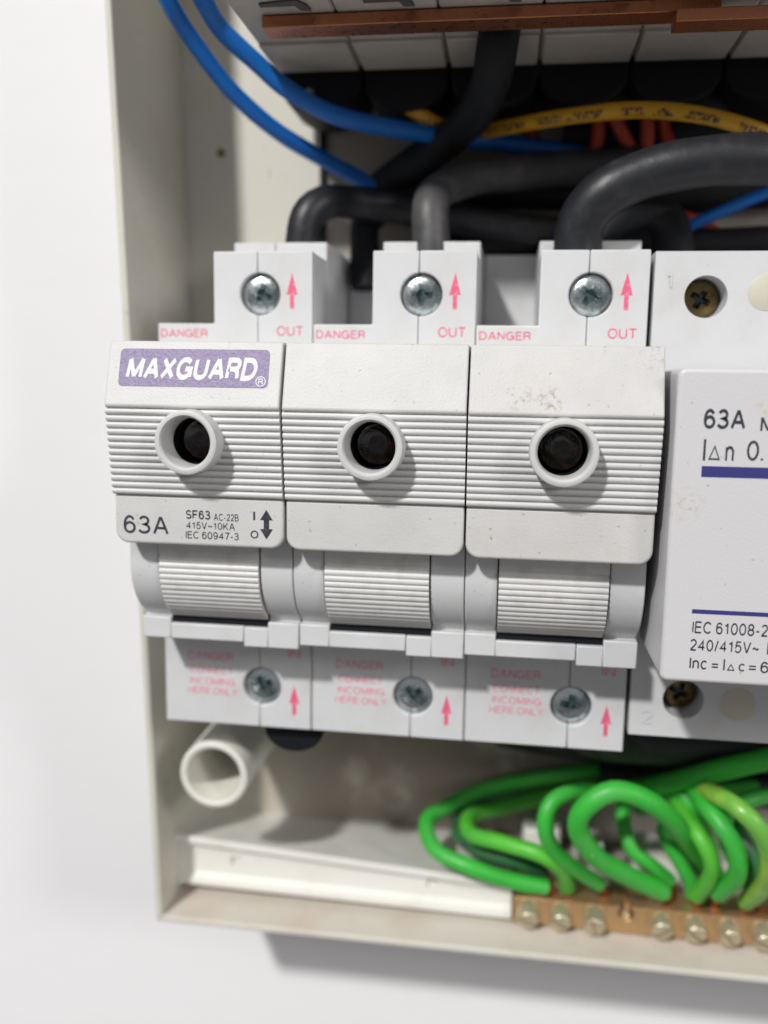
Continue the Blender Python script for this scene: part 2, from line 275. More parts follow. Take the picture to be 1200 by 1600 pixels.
def lettering(txt, x0, x1, zc, h, m, parent, o=(0, 0, 0), up=(0, 0, 1), nrm=(0, -1, 0), style='R', shear=0.0, name='lettering', lift=0.03, spacing=1.0):
    w = {'R': .14, 'H': .17, 'X': .225, 'L': .10}[style]; gap = {'R': .15, 'H': .12, 'X': .085, 'L': .15}[style]*spacing
    strips, pen = [], 0.0
    for ch in txt:
        if ch == ' ': pen += .3; continue
        gw, sts = GL[ch]
        for st in sts:
            a, b_, cl = strip([(pen+w/2+x, y*(1-w)+w/2) for x, y in st], w, 0.0 if ch != '/' else -.05, 1.0 if ch != '/' else 1.05); strips.append((a, b_, cl))
        pen += gw+w+gap
    allp = [(p[0]+shear*p[1], p[1]) for a, b_, _ in strips for p in a+b_]
    xa, xb, ya, yb = min(p[0] for p in allp), max(p[0] for p in allp), min(p[1] for p in allp), max(p[1] for p in allp)
    O = Vector(o); U = Vector(up).normalized(); Nn = Vector(nrm).normalized(); b = new()
    sx = (x1-x0)/max(xb-xa, 1e-6); sy = h/(yb-ya)
    for k, (pa, pb, cl) in enumerate(strips):
        lf = lift+0.0025*(k % 4)
        P = lambda p: O+Vector((x0+(p[0]+shear*p[1]-xa)*sx, 0, 0))+U*(zc-h/2+(p[1]-ya)*sy)+Nn*lf
        A = [b.verts.new(P(p)) for p in pa]; B = [b.verts.new(P(p)) for p in pb]; n = len(A)
        for i in range(n if cl else n-1):
            j = (i+1) % n
            try: b.faces.new((A[i], A[j], B[j], B[i]))
            except ValueError: pass
    bmesh.ops.recalc_face_normals(b, faces=b.faces[:])
    for f in b.faces:
        if f.normal.dot(Nn) < 0: f.normal_flip()
    return obj(name, b, m, parent, smooth=0)
def flat(out, m, parent, y=0.0, name='printed_mark', lift=0.03):
    b = new(); py_(b, out, y-lift, y-lift+0.02); return obj(name, b, m, parent, smooth=0)
def arrow_up(xc, z0, z1, w): s = w*0.19; hz = z1-(z1-z0)*0.60; return [(xc-s, z0), (xc+s, z0), (xc+s, hz), (xc+w/2, hz-0.1), (xc, z1), (xc-w/2, hz-0.1), (xc-s, hz)]
def screw_head(r, cross=True, slot=False, h=1.2, star=0.0):
    b = new(); lathe(b, [(0, 1.5), (r, 1.5), (r, -h+0.55), (r-0.12, -h+0.3), (r*0.88, -h+0.12), (r*0.72, -h-0.03), (r*0.5, -h-0.14), (r*0.25, -h-0.19), (0, -h-0.2)], n=48)
    c = new()
    w = r*0.17
    if cross:
        for k in (0, 1):
            a = k*PI/2; u = (math.cos(a), math.sin(a)); v = (-u[1], u[0]); L1, L0 = r*0.66, r*0.3
            q = lambda s, t, s2, y: [(u[0]*p*s+v[0]*e*t, y, u[1]*p*s+v[1]*e*t) for p, e in ((1, 1), (-1, 1), (-1, -1), (1, -1))]
            solid(c, q(L1, w*1.15, 0, -h-0.5), q(L0, w*0.5, 0, 0.8-h))
            break
        b = boolean_cut(b, c); c = new()
        a = PI/2; u = (math.cos(a), math.sin(a)); v = (-u[1], u[0])
        solid(c, [(u[0]*p*L1+v[0]*e*w*1.15, -h-0.5, u[1]*p*L1+v[1]*e*w*1.15) for p, e in ((1, 1), (-1, 1), (-1, -1), (1, -1))],
                 [(u[0]*p*L0+v[0]*e*w*0.5, 0.81-h, u[1]*p*L0+v[1]*e*w*0.5) for p, e in ((1, 1), (-1, 1), (-1, -1), (1, -1))])
        b = boolean_cut(b, c)
        if star:                                      # shallow diagonal ticks of a combination recess
            for k in range(4):
                a = PI/4+k*PI/2; c = new(); u = (math.cos(a), math.sin(a)); v = (-u[1], u[0])
                solid(c, [(u[0]*s+v[0]*e*0.07, -h-0.5, u[1]*s+v[1]*e*0.07) for s, e in ((r*0.3, 1), (r*0.86, 1), (r*0.86, -1), (r*0.3, -1))],
                         [(u[0]*s+v[0]*e*0.07, -h+0.02, u[1]*s+v[1]*e*0.07) for s, e in ((r*0.3, 1), (r*0.86, 1), (r*0.86, -1), (r*0.3, -1))])
                b = boolean_cut(b, c)
    if slot:
        box(c, -r*1.2, r*1.2, -h-1, -h+0.6, -r*0.13, r*0.13); b = boolean_cut(b, c)
    else:
        pass
    return b

# ---------------------------------------------------------------- the setting
b = new(); box(b, -700, 900, 50, 60, -800, 900); struct('room_wall', b, M['wall'], smooth=0)

# ---------------------------------------------------------------- enclosure
bx = thing('breaker_box', 'off white plastic distribution box mounted open on the white wall', 'box', (0, 50, -51))
def rel(o): o.parent = bx; o.location = (0, -50*S, 51*S); return o
ZT = 300
xo = lambda z: -7.4-(z+51.4)*0.0322            # the left wall leans a little outward with height
b = new()
solid(b, [(xo(-51.4), 11, -51.4), (xo(-51.4)+1.3, 11, -50.1), (xo(-51.4)+1.3, 49, -50.1), (xo(-51.4), 49, -51.4)],
         [(xo(ZT), 11, ZT), (xo(ZT)+1.3, 11, ZT), (xo(ZT)+1.3, 49, ZT), (xo(ZT), 49, ZT)])
rel(obj('side_wall', b, M['box'], bev=0.3))
b = new(); solid(b, [(xo(-51.4)+0.02, 11.01, -51.4), (xo(-51.4)+1.31, 11.01, -50.1), (xo(-51.4)+1.31, 49, -50.1), (xo(-51.4)+0.02, 49, -51.4)],
                    [(330, 11.01, -51.4), (330, 11.01, -50.1), (330, 49, -50.1), (330, 49, -51.4)])
rel(obj('bottom_wall', b, M['floor'], bev=0.3))
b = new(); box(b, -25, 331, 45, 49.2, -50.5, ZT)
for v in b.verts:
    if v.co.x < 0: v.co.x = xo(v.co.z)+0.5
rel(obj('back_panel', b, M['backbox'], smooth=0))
b = new(); box(b, 19.8, 130, 42.6, 43.6, 70, 140); rel(obj('mounting_plate', b, M['plate'], bev=0.2))
b = new(); box(b, 19.1, 20.3, 41.4, 44.9, 60, 118); rel(obj('mounting_strip', b, M['black']))
b = new(); lathe(b, [(0, 44.6), (0.8, 44.6), (0.8, 45.4)], c=(-3.2, 0, 105.6), n=20); rel(obj('pin_mark', b, M['oldbrass']))

# white channel with screw slots along the bottom
rail = thing('plastic_channel', 'white plastic channel with two small slots along the bottom of the box', 'channel', (-8.9, 20, -48))
def lofted(secs):                                     # secs: list of (x, [(y,z)...]) sharing a vertex count
    b = new(); rings = [[b.verts.new((x, y, z)) for y, z in p] for x, p in secs]; fs = []
    n = len(rings[0]); fs += [b.faces.new(rings[0]), b.faces.new(rings[-1][::-1])]
    for a, c in zip(rings, rings[1:]):
        for i in range(n): fs.append(b.faces.new((a[i], c[i], c[(i+1) % n], a[(i+1) % n])))
    bmesh.ops.recalc_face_normals(b, faces=fs); return b
def sec(zt, zb, zk): return [(44.9, zk), (20, zt), (19.6, zt-0.3), (19.6, zt-1.3), (20.3, zt-1.5), (20.9, zt-2.4), (20.9, zb+2.2), (20.2, zb+1.4), (19.6, zb+1.2), (19.6, zb), (22.5, zb), (22.5, zt-2.0), (44.9, zk-1.6)]
b = lofted([(-8.9, sec(-37.0, -47.8, -43.8)), (63.8, sec(-41.2, -48.8, -44.2))])
c = new(); 
for xx, zz in ((5.2, -42.3), (46.6, -43.2)): box(c, xx, xx+2.2, 10, 21.7, zz-0.1, zz+0.8); 
b = boolean_cut(b, c)
c = new()
for xx, zz in ((5.2, -42.3), (46.6, -43.2)): box(c, xx-0.02, xx+0.9, 10, 21.75, zz-1.1, zz+0.3)
b = boolean_cut(b, c)
o = obj('channel_profile', b, M['pvc'], rail, bev=0.15); o.location = -rail.location

# rough opening behind: white moulded feet of the earth bar
tray = thing('terminal_tray', 'white moulded plastic tray behind the brass earth bar', 'tray', (64, 30, -50))
b = new(); box(b, 64.4, 330, 27.5, 44.8, -50, -44.5); o = obj('tray_base', b, M['plate'], tray, bev=0.3); o.location = -tray.location
for x0, x1, z1, y0 in ((66, 74, -37, 34), (77, 83, -38.5, 33), (88, 99, -37.8, 31), (103, 109, -38, 34)):
    b = new(); pz_(b, [(x, y) for x, y in rrect(x0, x1, y0, y0+8, 1.5)], -44.45, z1); o = obj('tray_foot', b, M['pvc'], tray, bev=0.4); o.location = -tray.location

# brass earth bar with screws
eb = thing('earth_bar', 'brass earth bar with a row of clamp screws under the green wires', 'terminal bar', (64, 24, -50))
b = new(); box(b, 64.2, 330, 20, 27.4, -49.7, -44.2); c = new(); lathe(c, [(0, 10), (1.6, 10), (1.6, 24.5), (0, 24.5)], c=(86.2, 0, -45.6), n=28); b = boolean_cut(b, c)
o = obj('bar', b, M['brass'], eb, bev=0.35); o.location = -eb.location
b = new(); box(b, 85.6, 86.9, 21.0, 21.8, -48.2, -45.5); o = obj('screw_thread', b, M['nickel'], eb); o.location = -eb.location
b = screw_head(2.1, cross=False, slot=True, h=3.0); sm = mesh_of('clamp_screw', b, M['nickel'])
for k, x in enumerate((67.1, 73.4, 80.0, 92.9, 99.2, 105.6, 111.9, 118.3)):
    o = bpy.data.objects.new('clamp_screw', sm); C.objects.link(o); o.parent = eb
    o.matrix_local = Matrix.Translation(Vector((x-64, 20+0.1+random.uniform(-.6, .3)-24, -46.6+50))*S) @ Matrix.Rotation(0.25, 4, 'X') @ Matrix.Rotation(random.uniform(0, PI), 4, 'Y')

# round conduit stub
b = new(); lathe(b, [(6.55, 6.4), (6.65, 6.8), (6.65, 44.8), (5.2, 44.8), (5.2, 6.8), (5.3, 6.4), (5.9, 6.15)], n=64, closed=True)
tag(obj('conduit_pipe', b, M['cream'], loc=(6.6, 0, -16.7)), 'short open cream conduit pipe below the left fuse switch', 'pipe')

# ---------------------------------------------------------------- fuse switches
G = 'fuse switches side by side'
fs = thing('fuse_switch', 'left fuse switch with the purple brand sticker and a 63A rating printed on it', 'fuse switch', (0, 0, 0), G)
SX, ST, SB, SEAM, R0 = 18.0, 71.95, 3.8, 17.6, 3.45
def notch(cz, side):                                    # half a round screw recess along the seam line
    dz = math.sqrt(R0**2-(SX-SEAM)**2); a = math.degrees(math.asin(dz/R0))
    pts = arc(SX, cz, R0, 180-(180-(180-a)) if False else 0, 0, 1)
    n = 20; out = []
    xs = SEAM-0.05 if side < 0 else SEAM+0.05
    a1 = math.acos((xs-SX)/R0)
    if side < 0:   # arc bulging left, from top to bottom
        for i in range(n+1): t = a1+(2*PI-2*a1)*i/n; out.append((SX+R0*math.cos(t), cz+R0*math.sin(t)))
    else:
        for i in range(n+1): t = -a1+(2*a1)*i/n; out.append((SX+R0*math.cos(t), cz+R0*math.sin(t)))
    return out
SHc = (-3.6, 28.2)
shoulder = [(-0.2, 34)] + [(-13.8, 34)] + [(-13.8, 28.2)] + [(SHc[0]-10.2*math.cos(math.radians(t)), SHc[1]-10.2*math.sin(math.radians(t))) for t in range(6, 66, 6)] + [(-7.5, 18.2), (-0.2, 18.2)]
xl, xr = SEAM-0.05, SEAM+0.05
b = new()   # left half
py_(b, [(0.07, -3.7), (xl, -3.7)] + notch(SB, -1)[::-1] + notch(ST, -1)[::-1] + [(xl, 78.9), (10, 78.9), (10, 67.1), (0.07, 67.1)], 0, 2.2)
box(b, 0.10, xl-0.02, 2.19, 33, -3.65, 67.05); box(b, 10.03, xl-0.02, 2.19, 11.6, 66.9, 78.86); box(b, 10.0, xl-0.02, 11.55, 33, 66.9, 82.0)
box(b, 0.10, xl-0.02, 32.9, 41.5, -2, 82.6); box(b, 0.1, xl-0.02, -8, 0.02, 14.9, 61)
px_(b, shoulder, 0.07, 5.0)
box(b, 0.07, 5.0, -9.4, 0.01, 14.7, 18.35); box(b, 4.99, xl, -9.4, 0.01, 14.7, 17.35)
obj('housing_half', b, M['housing'], fs, bev=0.22)
b = new()   # right half
py_(b, [(xr, -3.7)] + [(26.93, -3.7), (26.93, 78.9), (xr, 78.9)] + notch(ST, 1)[::-1] + notch(SB, 1)[::-1], -0.08, 2.2)
box(b, xr+0.02, 26.9, 2.19, 11.6, -3.65, 78.86); box(b, xr+0.02, 26.93, 11.55, 33, -3.7, 82.0); box(b, xr+0.02, 26.9, 32.9, 41.5, -2, 82.6)
box(b, xr+0.02, 26.9, -8, 0.02, 14.9, 61)
px_(b, shoulder, 21.75, 26.93)
box(b, xr, 21.75, -9.55, 0.01, 14.0, 17.3); box(b, 21.74, 26.93, -9.55, 0.01, 14.0, 18.35)
obj('housing_half', b, M['housing'], fs, bev=0.22)
b = new(); box(b, 5.05, 21.7, -8.6, -7.9, 16.5, 30); obj('rocker_slot', b, M['black'], fs)
sh = screw_head(3.3, h=1.2, star=1); sme = mesh_of('terminal_screw', sh, M['zinc'], recess_shade=(3.3, 1.2))
for zc, ang in ((ST, 0.35), (SB, 1.1)):
    o = bpy.data.objects.new('terminal_screw', sme); C.objects.link(o); o.parent = fs
    o.matrix_local = Matrix.Translation(Vector((SX, 2.0, zc))*S) @ Matrix.Rotation(ang, 4, 'Y')
# prints on the terminals
lettering('DANGER', 0.6, 8.8, 65.45, 1.35, M['pink'], fs); lettering('OUT', 20.9, 25.3, 65.95, 1.65, M['pink'], fs, lift=0.11)
flat(arrow_up(23.5, 69.6, 75.4, 1.85), M['pink'], fs, lift=0.11)
lettering('DANGER', 4.4, 12.7, 8.9, 1.5, M['faded'], fs, spacing=1.05)
lettering('CONNECT', 4.8, 12.6, 6.2, 1.35, M['faded'], fs); lettering('INCOMING', 4.7, 13.0, 4.2, 1.35, M['faded'], fs); lettering('HERE ONLY', 4.3, 13.4, 2.4, 1.35, M['faded'], fs)
lettering('IN', 22.8, 25.0, 10.3, 1.5, M['faded'], fs, lift=0.11)
flat(arrow_up(23.9, -1.1, 4.4, 1.85), M['pink'], fs, lift=0.11)
# ribbed rocker lever
b = new(); rc, rr = SHc, 10.75; prof = [(-4, 34), (-14.3, 34)]
zz = 31.2
for k in range(4): prof.append((-14.35, 33-1.0*k))
a = -8.0
while a < 66:
    for t, dr in ((0, 0.0), (0.16, 0.18), (0.5, 0.26), (0.84, 0.18)):
        q = math.radians(a+t*5.2); prof.append((rc[0]-(rr+dr-0.13)*math.cos(q), rc[1]-(rr+dr-0.13)*math.sin(q)))
    a += 5.2
prof += [(-7.0, 18.0), (-4, 20)]
px_(b, prof, 5.2, 21.55)
obj('rocker', b, M['rocker'], fs, smooth=0.9)
# pull-out fuse carrier
ca = new()
N_R, z_top, z_bot = 13, 53.3, 40.1
pf = [(-8.1, z_top+0.3), (-20.4, z_top+0.3)]
pitch_z = (z_top-z_bot)/N_R
for k in range(N_R):
    for t, d in ((0.05, -0.16), (0.13, 0.14), (0.25, 0.27), (0.5, 0.32), (0.75, 0.27), (0.88, 0.12), (0.95, -0.16)):
        z = z_top-(k+t)*pitch_z; pf.append((-20.75+0.14*(z_top-z)-d, z))
pf += [(-18.4, z_bot-0.1), (-8.1, z_bot-0.1)]
px_(ca, pf, 0.12, 26.88)
c = new(); lathe(c, [(0, -40), (4.0, -40), (4.0, -12), (0, -12)], c=(13.5, 0, 48.6), n=48)
ca = boolean_cut(ca, c)
cr = mesh_of('carrier', ca, M['ribs'], 0.9)
co = bpy.data.objects.new('fuse_carrier', cr); C.objects.link(co); co.parent = fs
b = new(); px_(b, [(-0.3, 63.3), (-18.35, 63.3), (-21.2, 53.75), (-20.9, 53.35), (-8.1, 53.3), (-8.1, 61.5), (-0.3, 61.5)], 0.12, 26.88)
obj('carrier_brow', b, M['carrier'], co, bev=0.3, seg=3)
b = new()
out = arc(24.8, 34.5, 2.08, 0, -90, 8)+arc(2.2, 34.5, 2.08, 270, 180, 8)+[(0.12, 40.05), (26.88, 40.05)]
py_(b, out, -18.55, -8.1); obj('carrier_foot', b, M['carrier'], co, bev=0.45, seg=4)
b = new(); lathe(b, [(4.85, -18), (4.74, -23.1), (4.66, -23.5), (4.35, -23.66), (3.98, -23.63), (3.74, -23.4), (3.64, -23.0), (3.55, -18.6), (3.85, -18.6), (3.9, -18)], c=(13.5, 0, 48.6), n=64, closed=True)
obj('collar', b, M['carrier'], co)
b = new(); lathe(b, [(3.98, -18.95), (3.5, -18.95), (3.45, -13.5), (0, -13.3), (0, -12.2), (3.98, -12.2)], c=(13.5, 0, 48.6), n=48, closed=False)
obj('sight_bore', b, M['black'], co)
b = new(); lathe(b, [(3.4, -13.6), (3.3, -15.6), (3.0, -16.0), (2.5, -15.7), (1.8, -15.2), (1.0, -15.0), (0, -14.95)], c=(13.5, 0, 48.6), n=48)
obj('fuse_end', b, M['amber'], co)
for o in list(co.children): pass

fs2 = dup(fs, (27, 0, 0), 'middle fuse switch with a blank grey-white pull-out carrier'); 
fs3 = dup(fs, (54, 0, 0), 'fuse switch with a brown scuff on its brow next to the residual current breaker')
for f, angs in ((fs2, (0.05, 0.9)), (fs3, (0.6, 0.12))):
    scr = [o for o in f.children if o.name.startswith('terminal_screw')]
    for o, a in zip(scr, angs):
        o.matrix_local = Matrix.Translation(o.matrix_local.translation) @ Matrix.Rotation(a, 4, 'Y')
for o in [c for c in fs3.children if c.name.startswith('fuse_carrier')]:
    for q in [x for x in o.children if x.name.startswith(('carrier_brow', 'carrier_foot'))]:
        q.data = q.data.copy(); q.data.materials[0] = M['carrier_scuffed']
# slightly different seating of the three carriers
for f, dx, dy, dz in ((fs, -0.15, 0.0, 0.05), (fs2, 0.0, 0.05, 0.0), (fs3, 0.05, -0.12, -0.05)):
    for o in f.children:
        if o.name.startswith('fuse_carrier'): o.location = Vector((dx, dy, dz))*S

# sticker and prints on the left carrier
s_up = Vector((0, 2.85, 9.55)).normalized(); s_n = Vector((1, 0, 0)).cross(s_up).normalized(); s_o = (0, -21.2, 53.75)
def onslope(out, m, parent, lift, name):
    b = new(); rings = []
    for l in (lift, lift-0.02): rings.append([tuple(Vector(s_o)+Vector((x, 0, 0))+s_up*s+s_n*l) for x, s in out])
    solid(b, rings[0], rings[1]); return obj(name, b, m, parent, smooth=0)
st = onslope(rrect(2.0, 25.0, 2.95, 8.75, 0.7), M['purple'], co, 0.05, 'brand_sticker')
lettering('MAXGUARD', 3.1, 23.3, 5.75, 3.55, M['white'], st, o=s_o, up=s_up, nrm=s_n, style='X', shear=0.22, lift=0.08, spacing=0.93)
b = new(); ra, rb = [], []
ring_o = arc(23.9, 3.95, 0.78, 0, 360, 28)[:-1]; ring_i = arc(23.9, 3.95, 0.64, 0, 360, 28)[:-1]
def P3(x, s, l): return tuple(Vector(s_o)+Vector((x, 0, 0))+s_up*s+s_n*l)
vo = [b.verts.new(P3(x, s, 0.08)) for x, s in ring_o]; vi = [b.verts.new(P3(x, s, 0.08)) for x, s in ring_i]
for i in range(28): b.faces.new((vo[i], vo[(i+1) % 28], vi[(i+1) % 28], vi[i]))
obj('registered_ring', b, M['white'], st, smooth=0)
lettering('R', 23.55, 24.25, 3.95, 0.85, M['white'], st, o=s_o, up=s_up, nrm=s_n, style='H', lift=0.08)
yf = -18.55
def ink(t, x0, x1, zc, h, **k): return lettering(t, x0, x1, zc, h, M['ink'], co, o=(0, yf, 0), **k)
ink('63A', 1.5, 8.75, 35.4, 2.85); ink('SF63', 11.6, 15.45, 37.25, 1.4, style='H'); ink('AC-22B', 16.0, 19.9, 37.0, 1.1)
ink('415V~10KA', 11.55, 19.3, 35.6, 1.12); ink('IEC 60947-3', 11.5, 19.9, 34.1, 1.15)
ink('I', 22.2, 22.5, 37.4, 1.3); ink('O', 21.75, 23.0, 34.55, 1.25, style='H')
za, zb = 33.85, 38.4; xc = 24.25
flat([(xc, zb), (xc-1.0, zb-1.6), (xc-0.42, zb-1.6), (xc-0.42, za+1.6), (xc-1.0, za+1.6), (xc, za), (xc+1.0, za+1.6), (xc+0.42, za+1.6), (xc+0.42, zb-1.6), (xc+1.0, zb-1.6)], M['ink'], co, y=yf)

# ---------------------------------------------------------------- residual current breaker at the right
rc_ = thing('residual_current_breaker', 'wide white residual current breaker with navy stripes at the right', 'breaker', (81.65, 0, 0))
X0 = 0.0
def face_with_holes(z0, z1, holes):
    b = new(); box(b, X0, 72, 0, 6, z0, z1)
    for (hx, hz, hr) in holes:
        c = new(); lathe(c, [(0, -5), (hr, -5), (hr, 5.8), (0, 5.8)], c=(hx, 0, hz), n=40); b = boolean_cut(b, c)
    return b
up_h = [(7.9+18*k, 71.7, 3.25) for k in range(4)]; lo_h = [(8.6+18*k, 6.2, 3.3) for k in range(4)]
b = face_with_holes(58, 78.6, up_h); box(b, X0+0.03, 71.97, 5.9, 40, 40, 78.55); obj('upper_terminal_cover', b, M['housing'], rc_, bev=0.35)
b = face_with_holes(-0.45, 20, lo_h); box(b, X0+0.03, 71.97, 5.9, 40, -0.4, 40); obj('lower_terminal_cover', b, M['housing'], rc_, bev=0.35)
b = new(); box(b, 0.3, 71.7, -2, 8, 19, 59); obj('breaker_core', b, M['housing'], rc_)
b = new(); py_(b, rrect(0.65, 71.3, 16.6, 60.3, 1.0), -22.2, -1.9); obj('front_cover', b, M['cover'], rc_, bev=0.55, seg=4)
bs = mesh_of('terminal_screw', screw_head(3.0, h=1.0), M['oldbrass'], recess_shade=(3.0, 1.0))
for k, (hx, hz, hr) in enumerate(up_h+lo_h):
    o = bpy.data.objects.new('terminal_screw', bs); C.objects.link(o); o.parent = rc_
    o.matrix_local = Matrix.Translation(Vector((hx, 5.2, hz))*S) @ Matrix.Rotation(0.5+k*0.37, 4, 'Y')
for k in range(4):
    for zz, xx in ((72.4, 16.95), (6.0, 17.3)):
        if xx+18*k < 70:
            b = new(); lathe(b, [(0, 0.3), (2.85, 0.3), (2.85, -0.03), (2.7, -0.12), (0, -0.12)], c=(xx+18*k, 0, zz), n=40); obj('hole_plug', b, M['plug'], rc_)
lettering('1', 1.85, 2.7, 74.3, 2.4, M['housing'], rc_, lift=0.15, name='embossed_number'); lettering('2', 1.9, 3.8, 2.9, 2.5, M['housing'], rc_, lift=0.15, name='embossed_number')
yr = -22.2
def ink2(t, x0, x1, zc, h, **k): return lettering(t, x0-81.65, x1-81.65, zc, h, M['ink'], rc_, o=(0, yr, 0), **k)
ink2('63A', 85.9, 91.3, 53.6, 2.7, style='H'); ink2('M', 93.25, 95.2, 53.05, 1.85)
ink2('I', 86.1, 86.4, 49.4, 2.9); ink2('n', 89.0, 90.1, 49.0, 2.0); ink2('0.', 91.75, 93.9, 49.45, 2.75)
def tri(x0, x1, z0, z1, w):
    xc = (x0+x1)/2; o_ = [(x0, z0), (x1, z0), (xc, z1)]; b = new(); cx, cz = xc, z0+(z1-z0)*0.36
    i_ = [(cx+(x-cx)*(1-w), cz+(z-cz)*(1-w)) for x, z in o_]
    for k in range(3):
        a, c2 = o_[k], o_[(k+1) % 3]; d, e = i_[(k+1) % 3], i_[k]
        py_(b, [a, c2, d, e], yr-0.03, yr-0.01)
    for v in b.verts: v.co.x -= 81.65
    return obj('printed_mark', b, M['ink'], rc_, smooth=0)
tri(86.8, 88.35, 48.05, 50.1, 0.33)
b = new(); box(b, 4.4, 68, yr-0.03, yr-0.01, 45.7, 47.2); obj('printed_stripe', b, M['navy'], rc_, smooth=0)
b = new(); box(b, 4.4, 68, yr-0.03, yr-0.01, 26.6, 27.2); obj('printed_stripe', b, M['navy'], rc_, smooth=0)
ink2('IEC 61008-2', 86.25, 96.3, 24.65, 1.75); ink2('240/415V~', 86.15, 95.3, 22.1, 1.7)
b = new()
for (x0, x1, z0, z1) in ((96.4, 96.58, 21.3, 23.0), (97.9, 98.08, 21.3, 23.0), (96.59, 97.89, 22.82, 23.0), (96.59, 97.89, 21.3, 21.48)): box(b, x0-81.65, x1-81.65, yr-0.03, yr-0.01, z0, z1)
obj('printed_mark', b, M['ink'], rc_, smooth=0)
ink2('Inc', 86.2, 88.5, 19.4, 1.6); ink2('=', 89.2, 90.05, 19.25, 0.65); ink2('I', 90.75, 90.95, 19.45, 1.6); tri(91.25, 92.3, 18.65, 19.7, 0.4)
ink2('c', 92.8, 93.6, 19.2, 1.15); ink2('=', 94.2, 95.1, 19.25, 0.65); ink2('6k', 95.7, 97.9, 19.4, 1.65)
# black pins of the lower terminals, hanging below the fuse switches
def clip(x, label, w=5.5, z=-7.4):
    b = new(); py_(b, [(-w, 5), (w, 5)] + [(w*math.cos(math.radians(t)), -abs(w*0.8*math.sin(math.radians(t)))) for t in range(0, 181, 15)], 3, 16)
    return tag(obj('rail_clip', b, M['black'], loc=(x, 0, z+2.4), bev=0.4), label, 'clip', 'black clips under the fuse switches')
clip(23.0, 'black rounded clip under the left fuse switch'); 
b = new(); tube(b, [(48, 18, 6), (48.5, 18, -3), (53, 22, -7.5), (68, 28, -11), (90, 32, -13), (130, 34, -14)], 4.3); tag(obj('black_cable', b, M['cable']), 'thick black cable running right under the fuse switches', 'cable', 'black power cables')
b = new(); tube(b, [(74, 16, 8), (75, 16, -4), (80, 20, -9), (92, 26, -12), (135, 27, -12)], 4.6); tag(obj('black_cable', b, M['cable']), 'thick black cable leaving the bottom of the scuffed fuse switch', 'cable', 'black power cables')
b = new(); tube(b, [(60, 41, -17), (80, 40.5, -19), (100, 40.5, -18.5), (135, 40.5, -19)], 4.2); tag(obj('black_cable', b, M['cable']), 'black cable against the back panel behind the green wire loops', 'cable', 'black power cables')
b = new(); tube(b, [(82, 41, -27), (100, 40.5, -26), (135, 40.5, -27)], 4.2); tag(obj('black_cable', b, M['cable']), 'lowest black cable at the back, behind the green wires by the tray', 'cable', 'black power cables')

# ---------------------------------------------------------------- upper row of small breakers with copper bars
G2 = 'upper row of small breakers'
ordn = ['first small breaker of the upper row, left end of the copper bar', 'second small breaker from the left in the upper row', 'third small breaker from the left in the upper row', 'fourth small breaker from the left in the upper row',
        'small breaker above the overlap of the two copper bars', 'sixth small breaker from the left, in the top right corner', 'small breaker at the right edge of the upper row']
proto = thing('miniature_breaker', ordn[0], 'breaker', (14.6, 0, 115), G2)
b = new(); box(b, 0.05, 16.0, -15, 24, 0, 80); obj('breaker_body', b, M['mcb'], proto, bev=0.5)
b = new(); box(b, 0.4, 15.7, 10.5, 23.6, -0.7, 0.1); obj('terminal_skirt', b, M['mcb'], proto, bev=0.25)
b = new(); pz_(b, [(5, -5.6), (11, -6.6), (12.2, -4.6), (12.6, -2.6), (11, -2.8), (10.4, -4.6), (5, -4.6)], -0.35, 0.1); obj('terminal_slot', b, M['slot'], proto)
b = new(); py_(b, [(0.2, 8), (0.2, -3.2), (1.5, -5.2), (4, -6.7), (6.5, -7.2), (9.5, -7.2), (12, -6.7), (14.5, -5.2), (15.9, -3.2), (15.9, 8)], 25.5, 40); obj('rail_foot', b, M['black'], proto, bev=0.6)
for k in range(1, 7): dup(proto, (14.6+16.12*k, 0, 115), ordn[k])
b = new(); lathe(b, [(0, 23.2), (0.6, 23.3), (0.9, 23.7), (0.9, 24.3)], c=(6.2, 0, -4.2), n=20); obj('foot_screw', b, M['zinc'], proto)
b = new(); box(b, 0, 70, 0, 4.8, 0.3, 2.1); tag(obj('copper_busbar', b, M['copper'], loc=(18.8, -1.2, 112.7), bev=0.15), 'long copper bar under the upper row of breakers', 'busbar', 'copper bars')
b = new(); box(b, 0, 60, 0, 4.8, 0.3, 2.1); tag(obj('copper_busbar', b, M['copper'], loc=(82.0, -4.0, 110.3), bev=0.15), 'copper bar at the right, lower and overlapping the long one', 'busbar', 'copper bars')

